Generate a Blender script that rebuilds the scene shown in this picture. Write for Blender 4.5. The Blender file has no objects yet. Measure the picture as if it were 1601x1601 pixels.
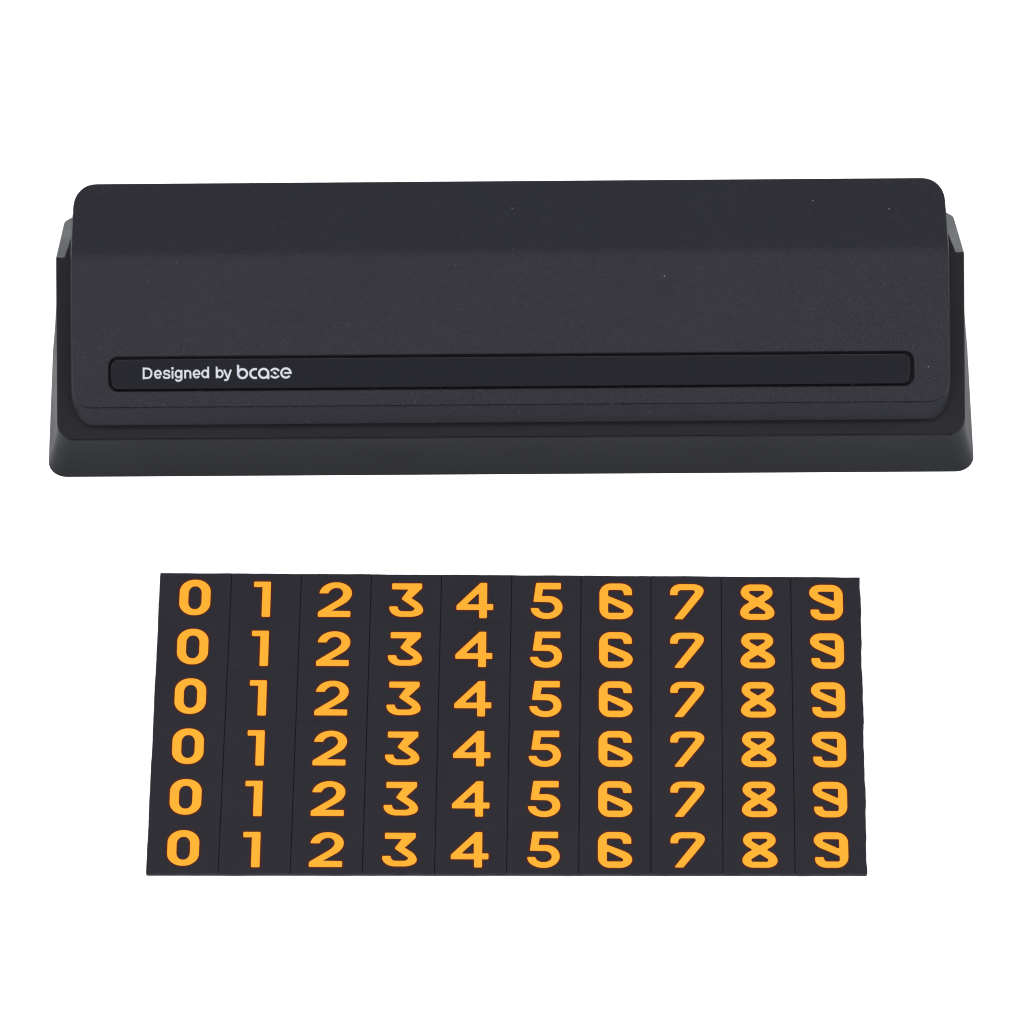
import bpy, bmesh, math, random
from mathutils import Vector, Matrix
from mathutils.geometry import delaunay_2d_cdt

random.seed(7)
S = bpy.context.scene
COL = S.collection
U = 1e-4                                  # every length below is in tenths of a millimetre

# ------------------------------------------------------------------ camera
TILT = math.radians(35.0)                 # away from looking straight down
C, N = math.cos(TILT), math.sin(TILT)
DIST = 10600 * U
cam_d = bpy.data.cameras.new('camera')
cam = bpy.data.objects.new('camera', cam_d)
COL.objects.link(cam)
cam.location = (0, -DIST * N, DIST * C)
cam.rotation_euler = (TILT, 0, 0)
cam_d.sensor_width = 36.0
cam_d.lens = 36.0 * 10600 / 1601
cam_d.clip_start = 0.01
cam_d.clip_end = 50
S.camera = cam

# ------------------------------------------------------------------ world, lamps, exposure
W = bpy.data.worlds.new('World')
S.world = W
W.use_nodes = True
bg = W.node_tree.nodes['Background']
bg.inputs['Color'].default_value = (0.94, 0.97, 1.0, 1)
bg.inputs['Strength'].default_value = 0.55


def softbox(name, loc, target, sx, sy, watts, col=(1, 1, 1)):
    d = bpy.data.lights.new(name, 'AREA')
    d.shape = 'RECTANGLE'
    d.size, d.size_y = sx, sy
    d.energy = watts
    d.color = col
    o = bpy.data.objects.new(name, d)
    COL.objects.link(o)
    o.location = loc
    o.rotation_euler = (Vector(target) - Vector(loc)).to_track_quat('-Z', 'Y').to_euler()
    return o


softbox('softbox', (-1.05, -0.10, 0.62), (0, 0.05, 0), 0.6, 0.8, 14.5)
softbox('softbox', (1.05, -0.05, 0.62), (0, 0.05, 0), 0.6, 0.8, 14)
softbox('softbox', (-0.62, -0.85, 0.52), (0, 0.0, 0), 0.45, 0.45, 6.3)
softbox('softbox', (0.62, -0.85, 0.52), (0, 0.0, 0), 0.45, 0.45, 6.3)
softbox('softbox', (0.0, -0.10, 1.35), (0, 0.0, 0), 1.1, 0.45, 11.5)

vs = S.view_settings
vs.view_transform = 'Standard'
vs.look = 'None'
vs.exposure = 0
vs.gamma = 1
vs.use_curve_mapping = False
S.cycles.max_bounces = 8
S.cycles.filter_width = 1.2


# ------------------------------------------------------------------ materials
def plastic(name, col, rough, spec, grain=0.0, grain_scale=3500, dust=0.0, mottle=0.0, coat=0.0, glint=0.0):
    m = bpy.data.materials.new(name)
    m.use_nodes = True
    nt = m.node_tree
    p = nt.nodes['Principled BSDF']
    p.inputs['Roughness'].default_value = rough
    p.inputs['Specular IOR Level'].default_value = spec
    if coat:
        p.inputs['Coat Weight'].default_value = coat
        p.inputs['Coat Roughness'].default_value = 0.08
    tc = nt.nodes.new('ShaderNodeNewGeometry')
    rgb = nt.nodes.new('ShaderNodeRGB')
    rgb.outputs[0].default_value = (*col, 1)
    out = rgb.outputs[0]

    def noise(scale, detail=2.0, rough_=0.6):
        n = nt.nodes.new('ShaderNodeTexNoise')
        n.inputs['Scale'].default_value = scale
        n.inputs['Detail'].default_value = detail
        n.inputs['Roughness'].default_value = rough_
        nt.links.new(tc.outputs['Position'], n.inputs['Vector'])
        return n

    def ramp(src, a, b, va, vb):
        r = nt.nodes.new('ShaderNodeMapRange')
        r.inputs['From Min'].default_value = a
        r.inputs['From Max'].default_value = b
        r.inputs['To Min'].default_value = va
        r.inputs['To Max'].default_value = vb
        nt.links.new(src, r.inputs['Value'])
        return r.outputs[0]

    if mottle:
        f = ramp(noise(60, 4).outputs['Fac'], 0.3, 0.7, 1 - mottle, 1 + mottle)
        mx = nt.nodes.new('ShaderNodeVectorMath')
        mx.operation = 'SCALE'
        nt.links.new(out, mx.inputs[0])
        nt.links.new(f, mx.inputs['Scale'])
        out = mx.outputs[0]
        rr = ramp(noise(45, 3).outputs['Fac'], 0.3, 0.7, rough - 0.06, rough + 0.06)
        nt.links.new(rr, p.inputs['Roughness'])
    def specks(out, scale, share, strength):
        """pale specks for dust and for painted sparkle, each with a size and a strength of its own"""
        def math_(op, a, b, c=None):
            n = nt.nodes.new('ShaderNodeMath')
            n.operation = op
            for k, x in enumerate((a, b, c)):
                if x is None:
                    continue
                if isinstance(x, (int, float)):
                    n.inputs[k].default_value = x
                else:
                    nt.links.new(x, n.inputs[k])
            return n.outputs[0]
        v = nt.nodes.new('ShaderNodeTexVoronoi')
        v.voronoi_dimensions = '2D'
        v.inputs['Scale'].default_value = scale
        nt.links.new(tc.outputs['Position'], v.inputs['Vector'])
        sep = nt.nodes.new('ShaderNodeSeparateColor')
        nt.links.new(v.outputs['Color'], sep.inputs[0])
        k = scale / 170
        dist = math_('MULTIPLY', v.outputs['Distance'], math_('MULTIPLY_ADD', sep.outputs[2], 1.6, 0.7))
        near = ramp(dist, 0.012 * k ** 0.75, 0.026 * k ** 0.75, 1.0, 0.0)
        some = math_('LESS_THAN', sep.outputs[0], share)
        f = math_('MULTIPLY', math_('MULTIPLY', near, some), math_('MULTIPLY', sep.outputs[1], strength))
        mix = nt.nodes.new('ShaderNodeMix')
        mix.data_type = 'RGBA'
        nt.links.new(f, mix.inputs['Factor'])
        nt.links.new(out, mix.inputs['A'])
        mix.inputs['B'].default_value = (0.36, 0.37, 0.39, 1)
        return mix.outputs['Result']

    if glint:
        out = specks(out, 900, 0.30, glint)  # sparkle of the plastic's grain, painted into the colour as tiny pale dots
    if dust:
        out = specks(out, 170, dust, 1.0)
    nt.links.new(out, p.inputs['Base Color'])
    if grain:
        b = nt.nodes.new('ShaderNodeBump')
        b.inputs['Strength'].default_value = grain
        b.inputs['Distance'].default_value = 0.0002
        nt.links.new(noise(grain_scale, 1.5).outputs['Fac'], b.inputs['Height'])
        nt.links.new(b.outputs['Normal'], p.inputs['Normal'])
    return m


M = {
    'ground': plastic('matte_white_paper', (0.90, 0.92, 0.95), 0.9, 0.1),
    'cover': plastic('grained_black_plastic', (0.0058, 0.0060, 0.0096), 0.45, 0.147, 1.0, 5400, 0.045, 0.06, 0.0, 0.07),
    'base': plastic('smooth_black_plastic', (0.0029, 0.0031, 0.0045), 0.50, 0.135, 0.15, 4000, 0.04, 0.04),
    'strip': plastic('glossy_black_acrylic', (0.0047, 0.0049, 0.0072), 0.22, 0.20, 0, 0, 0.02),
    'white_ink': plastic('pale_grey_ink', (0.265, 0.272, 0.305), 0.6, 0.3),
    'tile': plastic('black_magnet_sheet', (0.0082, 0.0078, 0.0112), 0.55, 0.105, 0.2, 3000, 0, 0.07),
    'orange': plastic('orange_ink', (0.50, 0.188, 0.009), 0.6, 0.15, 0, 0, 0, 0.03),
    'maroon': plastic('maroon_ink_edge', (0.024, 0.0028, 0.0009), 0.6, 0.15),
}


# ------------------------------------------------------------------ helpers
def obj(name, me, mats, parent=None):
    for m in mats:
        me.materials.append(m)
    o = bpy.data.objects.new(name, me)
    COL.objects.link(o)
    o.parent = parent
    return o


def bm_mesh(name, bm, sharp=32):
    bmesh.ops.recalc_face_normals(bm, faces=bm.faces)
    me = bpy.data.meshes.new(name)
    bm.to_mesh(me)
    bm.free()
    for p in me.polygons:
        p.use_smooth = True
    me.set_sharp_from_angle(angle=math.radians(sharp))
    return me


def bevel(o, w, seg=2, ang=25, clamp=True):
    b = o.modifiers.new('bevel', 'BEVEL')
    b.width = w * U
    b.segments = seg
    b.limit_method = 'ANGLE'
    b.angle_limit = math.radians(ang)
    b.harden_normals = True
    b.use_clamp_overlap = clamp


def fillet(pts, closed=True, n=10):
    """polygon of (x, y, r) -> polyline with rounded corners; r is a radius, or a pair of lengths
    along the edge before and the edge after at which an elliptic corner leaves them"""
    L = len(pts)
    P = [Vector(p[:2]) for p in pts]
    cut = []
    for i, p in enumerate(pts):
        r = p[2] if len(p) > 2 else 0
        if not r or (not closed and i in (0, L - 1)):
            cut.append([0, 0, 0])
            continue
        ang = (P[i - 1] - P[i]).angle(P[(i + 1) % L] - P[i])
        if isinstance(r, tuple):
            cut.append([r[0], r[1], ang])
        else:
            t = r / math.tan(ang / 2)
            cut.append([t, t, ang])
    for i in range(L):                        # where two corners want more than the edge has, share it
        j = (i + 1) % L
        room = (P[j] - P[i]).length * 0.995
        want = cut[i][1] + cut[j][0]
        if want > room:
            cut[i][1] *= room / want
            cut[j][0] *= room / want
    out = []
    for i, p in enumerate(pts):
        ta, tb, ang = cut[i]
        if ang == 0:
            out.append((P[i].x, P[i].y))
            continue
        if not isinstance(p[2], tuple) and abs(ta - tb) > 1e-6:
            ta = tb = min(ta, tb)
        a = (P[i - 1] - P[i]).normalized()
        b = (P[(i + 1) % L] - P[i]).normalized()
        k = 4 / 3 * math.tan((math.pi - ang) / 4) * math.tan(ang / 2)   # a quarter circle when square
        p0, p3 = P[i] + a * ta, P[i] + b * tb
        p1, p2 = P[i] + a * ta * (1 - k), P[i] + b * tb * (1 - k)
        for q in range(n + 1):
            t = q / n
            v = p0 * (1 - t) ** 3 + p1 * 3 * t * (1 - t) ** 2 + p2 * 3 * t * t * (1 - t) + p3 * t ** 3
            out.append((v.x, v.y))
    return out


def ribbon(pts, w):
    """open polyline -> outline polygon of a stroke of width w"""
    q = [Vector(pts[0])]
    for p in pts[1:]:
        if (Vector(p) - q[-1]).length > 1e-3:
            q.append(Vector(p))
    l, r = [], []
    for i, p in enumerate(q):
        d0 = (q[i] - q[i - 1]).normalized() if i else None
        d1 = (q[i + 1] - q[i]).normalized() if i < len(q) - 1 else None
        d0 = d0 or d1
        d1 = d1 or d0
        t = (d0 + d1).normalized()
        k = 1 / max(0.5, t.dot(d1))
        nrm = Vector((-t.y, t.x)) * (w / 2 * k)
        l.append(tuple(p + nrm))
        r.append(tuple(p - nrm))
    return l + r[::-1]


def fill(adds, holes=()):
    """triangles of the union of the polygons `adds` minus `holes`"""
    v, f = [], []
    for poly in list(adds) + list(holes):
        L = len(poly)
        if sum(poly[i][0] * poly[(i + 1) % L][1] - poly[(i + 1) % L][0] * poly[i][1] for i in range(L)) < 0:
            poly = poly[::-1]                 # the triangulation wants counter-clockwise faces
        f.append(list(range(len(v), len(v) + len(poly))))
        v += [Vector(p) for p in poly]
    vo, _, fo, _, _, of = delaunay_2d_cdt(v, [], f, 0, 1e-4)
    na = len(adds)
    tris = [t for t, src in zip(fo, of) if any(s < na for s in src) and not any(s >= na for s in src)]
    return vo, tris


def offset_poly(poly, d):
    """grow (d > 0) a closed polygon whatever its winding"""
    q = [poly[0]]
    for p in poly[1:]:
        if math.dist(p, q[-1]) > 0.05:
            q.append(p)
    if math.dist(q[0], q[-1]) < 0.05:
        q.pop()
    L = len(q)
    area = sum(q[i][0] * q[(i + 1) % L][1] - q[(i + 1) % L][0] * q[i][1] for i in range(L))
    sg = 1 if area > 0 else -1
    out = []
    for i in range(L):
        a, p, b = Vector(q[i - 1]), Vector(q[i]), Vector(q[(i + 1) % L])
        d0, d1 = (p - a).normalized(), (b - p).normalized()
        t = d0 + d1
        t = t.normalized() if t.length > 1e-6 else d0
        k = 1 / max(0.6, t.dot(d1))
        out.append(tuple(p + Vector((t.y, -t.x)) * (sg * d * k)))
    return out


# ------------------------------------------------------------------ ground
bm = bmesh.new()
bmesh.ops.create_grid(bm, x_segments=8, y_segments=8, size=4.0)
g = obj('ground', bm_mesh('ground', bm), [M['ground']])
g['kind'] = 'structure'

# ------------------------------------------------------------------ the number holder
# section frame: v runs up the sloped front, w stands square on it; (y, z) are depth and height
def yz(v, w):
    return v * C - w * N, v * N + w * C


holder = bpy.data.objects.new('number_holder', None)
holder.empty_display_size = 0.01
COL.objects.link(holder)
holder.location = (-1 * U, 72 * U, 0)
holder.rotation_euler = (0, 0, math.radians(0.43))
holder['label'] = 'long black plastic parking number holder with sloped cover and a pale lettered strip'
holder['category'] = 'number holder'

# --- base: flared foot, low front wall, sloped front plate, side walls running down behind the ridge
P1 = (14.0, 79.0)
P2 = (248.0, 243.0)
YB = 511.0
HT, HB = 709.0, 727.0
WALL = 13.0


def base_mesh():
    bm = bmesh.new()
    # right half outline of the top edge (x, y, z), from the middle of the front to the tail of the side wall
    vlen = math.hypot(P2[0] - P1[0], P2[1] - P1[1])
    dy, dz = (P2[0] - P1[0]) / vlen, (P2[1] - P1[1]) / vlen
    top, low = [], []
    R, RB, n = 29.0, 30.0, 10
    top.append((0, P1[0], P1[1])); low.append((0, 0.0))
    for k in range(n + 1):
        a = math.pi / 2 * k / n
        x = HT - R + R * math.sin(a)
        s = R - R * math.cos(a)
        top.append((x, P1[0] + s * dy, P1[1] + s * dz))
        low.append((HB - RB + RB * math.sin(a), RB - RB * math.cos(a)))
    for k in range(1, 9):
        s = R + (vlen - R) * k / 8
        top.append((HT, P1[0] + s * dy, P1[1] + s * dz))
        low.append((HB, RB + (P2[0] - RB) * k / 8))
    ridge = len(top) - 1
    m = 24
    for k in range(1, m + 1):
        t = math.sin(math.pi / 2 * k / m) ** 0.8
        y = P2[0] + (YB - P2[0]) * t
        z = P2[1] * (1 - t)
        r = max(0.0, (t - 0.88) / 0.12)
        c_ = 1 - math.sqrt(max(0, 1 - r * r))
        top.append((HT + 7 * t - 11 * c_, y, max(z, 2.0)))
        low.append((HB - 13 * t - 10 * c_, y))
    T = len(top)
    ins = 12.0

    def V(x, y, z):
        return bm.verts.new((x * U, y * U, z * U))

    # rows from the foot to the top edge, the flare easing in towards the foot
    rows = []
    fr = [0, 0.12, 0.3, 0.55, 0.8, 1.0]
    for f in fr:
        row = []
        for (tx, ty, tz), (lx, ly) in zip(top, low):
            e = 1 - (1 - f) ** 1.55            # flare: most of the spread is near the foot
            row.append((lx + (tx - lx) * e, ly + (ty - ly) * e, tz * f))
        rows.append(row)
    vr = [[V(*p) for p in row] for row in rows]
    vl = [[v if abs(v.co.x) < 1e-9 else bm.verts.new((-v.co.x, v.co.y, v.co.z)) for v in row] for row in vr]
    for A in (vr, vl):
        for j in range(len(rows) - 1):
            for i in range(T - 1):
                bm.faces.new((A[j][i], A[j][i + 1], A[j + 1][i + 1], A[j + 1][i]))
    # sloped front plate (flat)
    right, left = vr[-1], vl[-1]
    for i in range(1, ridge):
        bm.faces.new((left[i], right[i], right[i + 1], left[i + 1]))
    bm.faces.new((left[1], right[1], right[0]))
    # side wall crown behind the ridge and its inner face
    for A, s in ((right, 1), (left, -1)):
        inn = []
        for i in range(ridge, T):
            x, y, z = top[i]
            inn.append(V(s * (HT - WALL), y, max(z, 1.9)))
        for i in range(ridge, T - 1):
            k = i - ridge
            bm.faces.new((A[i], A[i + 1], inn[k + 1], inn[k]))
        gi = [V(s * (HT - WALL), v.co.y / U, 1.0) for v in inn]
        for k in range(len(inn) - 1):
            bm.faces.new((inn[k], inn[k + 1], gi[k + 1], gi[k]))
        if s == 1:
            Rr, Rg = inn, gi
        else:
            Lr, Lg = inn, gi
    # thickness of the front plate at the ridge, the back of the plate and the floor of the hollow
    y1, z1 = P2[0] - 4, P2[1] - 15
    a, b = V(-(HT - WALL), y1, z1), V(HT - WALL, y1, z1)
    bm.faces.new((left[ridge], Lr[0], Rr[0], right[ridge]))
    c, d = V(-(HT - WALL), 60, 34), V(HT - WALL, 60, 34)
    bm.faces.new((Lr[0], a, b, Rr[0]))
    bm.faces.new((a, c, d, b))
    e, f = V(-(HT - WALL), 70, 8), V(HT - WALL, 70, 8)
    bm.faces.new((c, e, f, d))
    h, i_ = V(-(HT - WALL), YB - 30, 8), V(HT - WALL, YB - 30, 8)
    bm.faces.new((e, h, i_, f))
    k_, l_ = V(-(HT - WALL), YB - 30, 1), V(HT - WALL, YB - 30, 1)
    bm.faces.new((h, k_, l_, i_))
    bmesh.ops.remove_doubles(bm, verts=bm.verts, dist=0.02 * U)
    return bm_mesh('base', bm, 28)


base = obj('base', base_mesh(), [M['base']], holder)
bevel(base, 1.6, 2, 24, False)

# --- cover: one bent shell, its front leaf square to w, its rear leaf folded back over the ridge
W0 = 56.7 + 34.0
V0 = 109.0                                   # the crease above the lower lip
BEND_V, BEND_A, BEND_R = 345.0, math.radians(40), 32.0
L1 = BEND_V - V0 - BEND_R * math.tan(BEND_A / 2)
LA = BEND_R * BEND_A
LT = L1 + LA + (461.0 - BEND_V) / math.cos(BEND_A) - BEND_R * math.tan(BEND_A / 2)
HC = 682.0


def cov(x, s, off):
    """point of the cover: x across, s along the leaf, off below its outer face"""
    if s <= L1:
        v, w = V0 + s, W0 - off
    else:
        a = min((s - L1) / BEND_R, BEND_A)
        cv, cw = V0 + L1, W0 - BEND_R
        rr = BEND_R - off
        v, w = cv + rr * math.sin(a), cw + rr * math.cos(a)
        if s > L1 + LA:
            d = s - L1 - LA
            v += d * math.cos(a)
            w -= d * math.sin(a)
    y, z = yz(v, w)
    return (x * U, y * U, z * U)


def superarc(k, n, p=2.25):
    a = math.pi / 2 * k / n
    return math.sin(a) ** (2 / p), math.cos(a) ** (2 / p)


def cover_outline():
    """right half: list of (x, s, nx, ns) from the front edge to the rear edge"""
    o = []
    rx, rs, n = 32.0, 34.0, 12
    for k in range(n + 1):
        sx, cx = superarc(k, n)
        a = math.pi / 2 * k / n
        o.append((HC - rx + rx * sx, rs - rs * cx, math.sin(a), -math.cos(a)))
    for k in range(1, 7):
        o.append((HC, rs + (L1 - rs) * k / 6, 1, 0))
    split = len(o) - 1
    for k in range(1, 9):
        o.append((HC, L1 + LA * k / 8, 1, 0))
    qx, qs = 36.0, 50.0
    for k in range(1, 5):
        o.append((HC, L1 + LA + (LT - qs - L1 - LA) * k / 4, 1, 0))
    for k in range(1, n + 1):
        sx, cx = superarc(n - k, n)
        a = math.pi / 2 * k / n
        o.append((HC - qx + qx * sx, LT - qs + qs * cx, math.cos(a), math.sin(a)))
    return o, split


STRIP_X, STRIP_S0, STRIP_S1 = 0.7, 24.0, 78.0


def rrect(x0, x1, y0, y1, r):
    return fillet([(x0, y0, r), (x1, y0, r), (x1, y1, r), (x0, y1, r)], True, 8)


def cover_mesh():
    bm = bmesh.new()
    o, split = cover_outline()

    def V(x, s, off):
        return bm.verts.new(cov(x, s, off))

    topR = [V(x, s, 0) for x, s, _, _ in o]
    topL = [V(-x, s, 0) for x, s, _, _ in o]
    # planar front leaf with the pocket for the strip
    outer = [(x, s) for x, s, _, _ in o[:split + 1]]
    outer = outer + [(-x, s) for x, s in outer[::-1]]
    hole = rrect(STRIP_X - 627, STRIP_X + 627, STRIP_S0, STRIP_S1, 15)
    rim = offset_poly(hole, 1.1)
    vo, tris = fill([outer], [rim])
    vv = [V(p.x, p.y, 0) for p in vo]
    for t in tris:
        bm.faces.new([vv[i] for i in t])
    for i in range(split, len(o) - 1):
        bm.faces.new((topL[i], topR[i], topR[i + 1], topL[i + 1]))
    # pocket walls and floor
    hv = [V(x, s, 1.1) for x, s in hole]
    ho = [V(x, s, 0) for x, s in rim]
    assert len(ho) == len(hv)
    for i in range(len(hole)):
        j = (i + 1) % len(hole)
        bm.faces.new((ho[i], ho[j], hv[j], hv[i]))
    hl = [V(x, s, 11) for x, s in hole]
    for i in range(len(hole)):
        j = (i + 1) % len(hole)
        bm.faces.new((hv[i], hv[j], hl[j], hl[i]))
    bm.faces.new(hl)
    # rounded rim, drafted side with its foot flange, grooved lower lip, underside
    side = [(0, 0), (1.0, 0.9), (3.0, 1.3), (13, 1.6), (23.5, 1.9), (26.5, 4.0), (29, 4.2)]      # (depth, run)
    lip = [(0, 0), (2.4, 0.9), (1.7, 2.8), (12, 14.5), (22, 27), (23.6, 28), (29, 28)]
    NL = len(side)

    def ring(sign):
        rings = []
        for (so, sr), (lo, lr) in zip(side, lip):
            r = []
            for x, s, nx, ns in o:
                f = max(0, -ns) ** 1.2
                r.append(V(sign * (x + sr * nx), s + lr * min(0, ns), so * (1 - f) + lo * f))
            rings.append(r)
        for j in range(NL - 1):
            for i in range(len(o) - 1):
                bm.faces.new((rings[j][i], rings[j][i + 1], rings[j + 1][i + 1], rings[j + 1][i]))
        return rings

    rR, rL = ring(1), ring(-1)
    for j in range(NL - 1):
        bm.faces.new((rR[j][0], rL[j][0], rL[j + 1][0], rR[j + 1][0]))
        bm.faces.new((rR[j][-1], rL[j][-1], rL[j + 1][-1], rR[j + 1][-1]))
    for i in range(len(o) - 1):
        bm.faces.new((rL[-1][i], rR[-1][i], rR[-1][i + 1], rL[-1][i + 1]))
    bmesh.ops.remove_doubles(bm, verts=bm.verts, dist=0.02 * U)
    return bm_mesh('cover', bm, 22)


cover = obj('cover', cover_mesh(), [M['cover']], holder)
cover.rotation_euler = (0, 0, math.radians(0.11))       # the cover sits a hair askew on its base


def strip_mesh():
    bm = bmesh.new()
    hole = rrect(STRIP_X - 622.5, STRIP_X + 620.5, STRIP_S0 + 3.4, STRIP_S1 - 4.0, 12)
    a = [bm.verts.new(cov(x, s, 2.5)) for x, s in hole]
    b = [bm.verts.new(cov(x, s, 10.5)) for x, s in hole]
    bm.faces.new(a)
    bm.faces.new(b[::-1])
    for i in range(len(hole)):
        j = (i + 1) % len(hole)
        bm.faces.new((a[i], a[j], b[j], b[i]))
    return bm_mesh('inlay_strip', bm)


strip = obj('inlay_strip', strip_mesh(), [M['strip']], cover)
bevel(strip, 1.2, 2, 40)


# --- lettering on the strip: stroke skeletons drawn letter by letter (y down)
def arc(cx, cy, rx, ry, a0, a1, n=28):
    return [(cx + rx * math.cos(math.radians(a0 + (a1 - a0) * k / n)),
             cy - ry * math.sin(math.radians(a0 + (a1 - a0) * k / n))) for k in range(n + 1)]


def letters():
    w = 29
    L = []
    d = fillet([(92, 144), (222, 144, 72), (222, 303, 72), (92, 303)], False)
    L.append([(d, w), ([(92, 126), (92, 321)], w)])
    for cx in (330, 975):
        L.append([([(cx - 44, 246), (cx + 62, 246)], 23), (arc(cx, 241, 50, 60, -4, 180), w),
                  (arc(cx, 241, 50, 60, 176, 322), w)])
    L.append([(fillet([(521, 216), (514, 183, 26), (434, 181, 30), (434, 234, 24), (521, 250, 28), (523, 304, 32),
                       (432, 306, 30), (425, 268)], False), 28)])
    L.append([([(573, 184), (573, 314)], w), ([(573, 124), (573, 160)], 36)])
    L.append([(arc(672, 238, 48, 56, 0, 182), w), (arc(672, 238, 48, 56, 178, 362), w),
              (fillet([(724, 172), (724, 352, 48), (640, 352, 30), (626, 322)], False), w)])
    L.append([([(784, 174), (784, 314)], w), (fillet([(784, 250), (784, 186, 46), (872, 186, 46), (872, 314)], False), w)])
    L.append([(arc(1116, 240, 48, 58, 0, 182), w), (arc(1116, 240, 48, 58, 178, 362), w), ([(1168, 122), (1168, 312)], w)])
    L.append([(arc(1362, 240, 48, 58, 0, 182), w), (arc(1362, 240, 48, 58, 178, 362), w), ([(1310, 122), (1310, 312)], w)])
    L.append([([(1436, 172), (1494, 312)], w), (fillet([(1548, 172), (1488, 346, 34), (1434, 346)], False), w)])
    return L


def logo_letters():
    w = 48
    L = []
    L.append([([(176, 134), (176, 340)], w), (arc(277, 333, 101, 101, 0, 181), w), (arc(277, 333, 101, 101, 179, 361), w)])
    L.append([([(604, 233)] + arc(553, 333, 100, 100, 90, 270) + [(604, 433)], w)])
    L.append([(arc(756, 331, 104, 102, 0, 181), w), (arc(756, 331, 104, 102, 179, 361), w), ([(861, 325), (861, 460)], 46)])
    L.append([(arc(1013, 331, 104, 103, 150, 30), 44), (arc(1013, 331, 104, 98, 212, 328), 44), ([(980, 302), (1044, 350)], 44)])
    L.append([(arc(1262, 325, 106, 104, -12, 180), 46), (arc(1262, 325, 106, 104, 178, 322), 46), ([(1222, 326), (1392, 326)], 40)])
    return L


def lettering_mesh(name, letters_, k, ox, base_y, x0, s0):
    """skeleton units / k = tenths of a millimetre; skeleton point (ox, base_y) lands at (x0, s0) on the strip"""
    bm = bmesh.new()
    for st in letters_:
        vo, tris = fill([ribbon(p, w) for p, w in st])
        vv = [bm.verts.new(cov(x0 + (p.x - ox) / k, s0 - (p.y - base_y) / k, 2.2)) for p in vo]
        for t in tris:
            bm.faces.new([vv[i] for i in t])
    me = bpy.data.meshes.new(name)
    bm.to_mesh(me)
    bm.free()
    return me


X_TEXT = -573.2
obj('lettering', lettering_mesh('lettering', letters(), 10.72, 73, 322, X_TEXT, 43.0), [M['white_ink']], cover)
obj('logo', lettering_mesh('logo', logo_letters(), 14.6, 145, 464, X_TEXT + 146.6, 41.6), [M['white_ink']], cover)

# ------------------------------------------------------------------ the sheet of number tiles
SW, SH, TK = 1086.0, 546.0, 7.0
NX, NY = 10, 6
sheet = bpy.data.objects.new('number_sheet', None)
sheet.empty_display_size = 0.01
COL.objects.link(sheet)
sheet.location = (-5.65 * U, -397.2 * U, 0)
sheet['label'] = 'flat black sheet of scored tiles printed with six rows of orange numerals'
sheet['category'] = 'number sheet'


# the sheet was cut by hand: its corners are not quite square and its column cuts drift along their length
CORNERS = ((-545.8, -272.6), (540.7, -273.2), (545.6, 268.7), (-540.5, 277.1))
DRIFT = (0, 2.6, 2.2, 2.2, 2.4, 2.8, 1.8, 1.6, 1.8, 0.9, 0)


def warp(x, y):
    u, v = x / SW + 0.5, y / SH + 0.5
    k = min(max(u, 0), 0.9999) * NX
    i = int(k)
    dx = (DRIFT[i] + (DRIFT[i + 1] - DRIFT[i]) * (k - i)) * v
    w = ((1 - u) * (1 - v), u * (1 - v), u * v, (1 - u) * v)
    return (sum(a * p[0] for a, p in zip(w, CORNERS)) + dx, sum(a * p[1] for a, p in zip(w, CORNERS)))


bm = bmesh.new()
lo = [bm.verts.new((x * 0.9985 * U, y * 0.9985 * U, 0.05 * U)) for x, y in CORNERS]
hi = [bm.verts.new((v.co.x, v.co.y, 4.3 * U)) for v in lo]
bm.faces.new(hi); bm.faces.new(lo[::-1])
for i in range(4):
    bm.faces.new((lo[i], lo[(i + 1) % 4], hi[(i + 1) % 4], hi[i]))
obj('backing_sheet', bm_mesh('backing_sheet', bm), [M['base']], sheet)


def wave(t, ph):
    return (0.55 * math.sin(t / 27 + ph) + 0.4 * math.sin(t / 11.3 + 2.1 * ph) + 0.25 * math.sin(t / 4.7 + 3.3 * ph))


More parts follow.
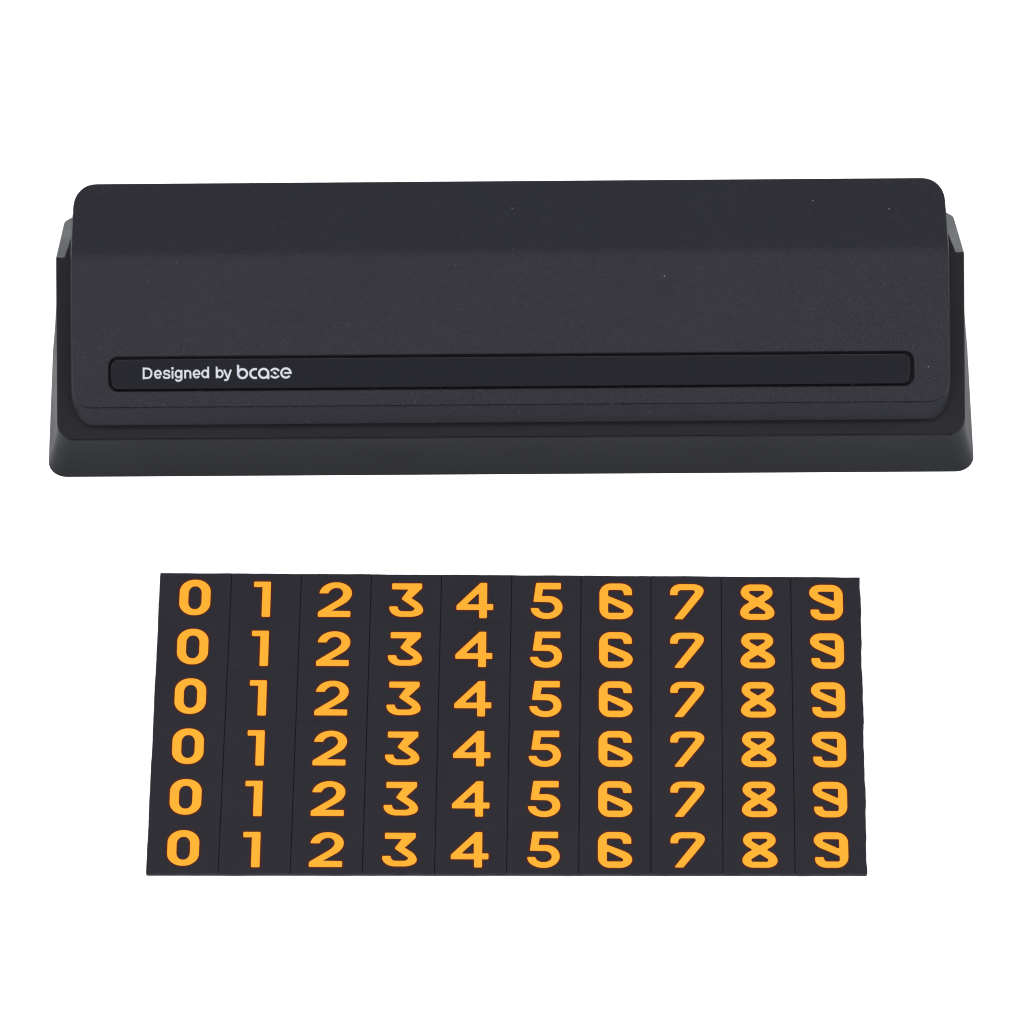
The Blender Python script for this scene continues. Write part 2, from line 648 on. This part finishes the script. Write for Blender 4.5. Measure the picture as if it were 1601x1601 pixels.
def tile_mesh(c, r):
    tw, th = SW / NX, SH / NY
    x0, x1 = c * tw - SW / 2, (c + 1) * tw - SW / 2
    y1, y0 = SH / 2 - r * th, SH / 2 - (r + 1) * th
    gx, gy = 0.45, 0.03
    loop = []
    n = 14

    def edge(ax, ay, bx, by, side):
        for k in range(n):
            t = k / n
            x, y = ax + (bx - ax) * t, ay + (by - ay) * t
            if side == 'b' and r == NY - 1:
                y += 1.2 * wave(x, 1.3)
            elif side == 't' and r == 0:
                y += 0.35 * wave(x, 4.2)
            elif side == 'l' and c == 0:
                x += 0.4 * wave(y, 2.7)
            elif side == 'r' and c == NX - 1:
                x += 0.9 * wave(y, 0.4)
            loop.append((x, y))
    l_, r_ = x0 + (gx if c else 0), x1 - (gx if c < NX - 1 else 0)
    b_, t_ = y0 + (gy if r < NY - 1 else 0), y1 - (gy if r else 0)
    edge(l_, b_, r_, b_, 'b'); edge(r_, b_, r_, t_, 'r'); edge(r_, t_, l_, t_, 't'); edge(l_, t_, l_, b_, 'l')
    for i, (x, y) in enumerate(loop):          # the cuts close up where they reach the sheet's rim
        if (r == 0 and y > t_ - 1.5) or (r == NY - 1 and y < b_ + 1.5):
            loop[i] = (x0 if x - l_ < 0.01 else x1 if r_ - x < 0.01 else x, y)
    cx, cy = (x0 + x1) / 2, (y0 + y1) / 2
    ox, oy = warp(cx, cy)
    dz = random.uniform(-0.15, 0.15)
    bm = bmesh.new()

    def ring(ins, z):
        o = []
        for x, y in loop:
            ux = max(-1, min(1, (x - cx) / (tw / 2))); uy = max(-1, min(1, (y - cy) / (th / 2)))
            wx, wy = warp(x - ins * ux ** 9, y - 0.12 * ins * uy ** 9)
            o.append(bm.verts.new(((wx - ox) * U, (wy - oy) * U, z * U)))
        return o
    a, b, d = ring(0, 4.4), ring(0, TK - 0.9 + dz), ring(0.6, TK + dz)
    L = len(loop)
    for p, q in ((a, b), (b, d)):
        for i in range(L):
            j = (i + 1) % L
            bm.faces.new((p[i], p[j], q[j], q[i]))
    bm.faces.new(d)
    bm.faces.new(a[::-1])
    return bm_mesh('number_tile', bm, 30), ox, oy, TK + dz


# numerals: outlines as corner-rounded polygons in picture units; the sheet lies foreshortened there,
# so heights are stretched back by 1 / cos(tilt)
G = {
    0: (5.337, [(0, 0, (104, 128)), (265, 0, (128, 104)), (265, 300, (104, 128)), (0, 300, (128, 104))],
        [[(83, 62, (56, 46)), (183, 62, (46, 56)), (183, 243, (56, 46)), (83, 243, (46, 56))]]),
    1: (5.337, [(0, 0, 12), (148, 0, 14), (148, 298, 14), (70, 298, 14), (70, 52, 0), (0, 52, 14)], []),
    2: (5.337, [(240, 314, 10), (266, 215, (94, 118)), (519, 215, (132, 92)), (519, 362, (52, 78)), (356, 452, 0), (510, 452, 12),
                (510, 508, 12), (233, 508, 12), (233, 462, 24), (437, 338, (62, 26)), (437, 268, (40, 48)), (344, 268, (48, 44)), (322, 314, 10)], []),
    3: (5.337, [(858, 225, 12), (1115, 225, 14), (1115, 270, 18), (1030, 350, 0), (1126, 410, (62, 40)), (1126, 508, (56, 112)),
                (838, 508, (108, 78)), (838, 415, 14), (914, 415, 14), (922, 455, 32), (1078, 455, (62, 40)), (935, 358, 14), (992, 282, 0), (858, 282, 12)], []),
    4: (5.337, [(1015, 170, 18), (1076, 170, 12), (1076, 345, 0), (1127, 345, 12), (1127, 401, 12), (1076, 401, 0),
                (1076, 468, 14), (1003, 468, 14), (1003, 401, 0), (815, 401, 12), (815, 360, 22)],
        [[(912, 348, 3), (1000, 348, 3), (1000, 266, 3)]]),
    5: (10.0, [(480, 318, 26), (880, 318, 24), (880, 430, 20), (602, 430, 0), (585, 523, 0), (905, 523, (215, 178)), (905, 888, (184, 248)),
               (428, 888, (226, 150)), (395, 708, 22), (528, 708, 24), (574, 786, (50, 76)), (768, 786, (110, 74)), (768, 630, (80, 96)), (437, 625, 22)], []),
    6: (6.67, [(375, 218, (112, 125)), (722, 218, (125, 88)), (722, 347, 14), (630, 347, 14), (618, 293, 32), (475, 293, 14), (475, 350, 12),
               (730, 448, (90, 54)), (730, 595, (90, 134)), (375, 595, (125, 112))], [[(475, 424, 8), (628, 500, 14), (628, 521, 10), (475, 521, 8)]]),
    7: (6.67, [(1115, 222, (88, 118)), (1472, 222, (118, 76)), (1472, 325, (34, 60)), (1250, 593, 18), (1145, 593, 14), (1385, 292, 14),
               (1208, 292, 32), (1200, 345, 14), (1115, 345, 14)], []),
    8: (6.404, [(240, 212, (84, 104)), (566, 212, (104, 84)), (566, 338, (40, 66)), (478, 389, 6), (581, 442, (76, 56)), (581, 570, (74, 112)), (231, 570, (112, 74)),
                (231, 442, (56, 76)), (328, 389, 6), (240, 338, (66, 40))],
        [[(328, 283, 10), (478, 283, 10), (470, 306, 14), (405, 345, 6), (338, 306, 14)],
         [(405, 436, 6), (478, 482, 14), (486, 504, 10), (322, 504, 10), (332, 482, 14)]]),
    9: (6.404, [(920, 212, (82, 116)), (1262, 212, (118, 104)), (1262, 570, (112, 122)), (930, 570, (118, 82)), (930, 457, 14), (1020, 457, 14), (1032, 500, 28),
                (1168, 500, 12), (1168, 452, 10), (920, 348, (84, 50))],
        [[(1014, 288, 12), (1165, 288, 5), (1165, 372, 4), (1018, 306, 10)]]),
}
DX = {0: 0.2, 1: -5.5, 2: -1, 3: 0.8, 4: -2, 5: 0.6, 6: 0.2, 7: 1.3, 8: 1.5, 9: 0.5}     # off the tile's middle
DYS = {0: 2.6}


def numeral_mesh(d):
    k, outer, holes = G[d]
    xs = [p[0] for p in outer]; ys = [p[1] for p in outer]
    mx, my = (min(xs) + max(xs)) / 2, (min(ys) + max(ys)) / 2

    def conv(poly):
        return [((x - mx) / k, -(y - my) / k / C) for x, y in fillet(poly, True, 12)]
    o = conv(outer)
    hs = [conv(h) for h in holes]
    hk = [conv([p[:2] for p in h]) for h in holes]          # holes with plain corners, safe to shrink
    bm = bmesh.new()
    for dd, z, mi in ((2.0, 0.12, 1), (-0.9, 0.24, 0)):
        oo = offset_poly(o, dd)
        hh = [offset_poly(h, -dd) for h in (hk if dd > 0 else hs)]
        vo, tris = fill([oo], hh)
        vv = [bm.verts.new((p.x * U, p.y * U, z * U)) for p in vo]
        for t in tris:
            f = bm.faces.new([vv[i] for i in t])
            f.material_index = mi
    for f in bm.faces:
        f.normal_update()
        if f.normal.z < 0:
            f.normal_flip()
    me = bpy.data.meshes.new('numeral')
    bm.to_mesh(me)
    bm.free()
    me.materials.append(M['orange'])
    me.materials.append(M['maroon'])
    return me


numerals = [numeral_mesh(d) for d in range(10)]
WORDS = 'zero one two three four five six seven eight nine'.split()
for r in range(NY):
    for c in range(NX):
        me, cx, cy, zt = tile_mesh(c, r)
        t = obj('number_tile', me, [M['tile']], sheet)
        t.location = (cx * U, cy * U, 0)
        t['label'] = 'black tile printed with an orange %s' % WORDS[c]
        q = bpy.data.objects.new('numeral', numerals[c])
        COL.objects.link(q)
        q.parent = t
        q.rotation_euler = (0, 0, math.radians(-0.37))
        q.scale = (1, 0.992 - 0.009 * r, 1)
        q.location = (DX[c] * U, (-2.8 + DYS.get(c, 0)) * U, zt * U)
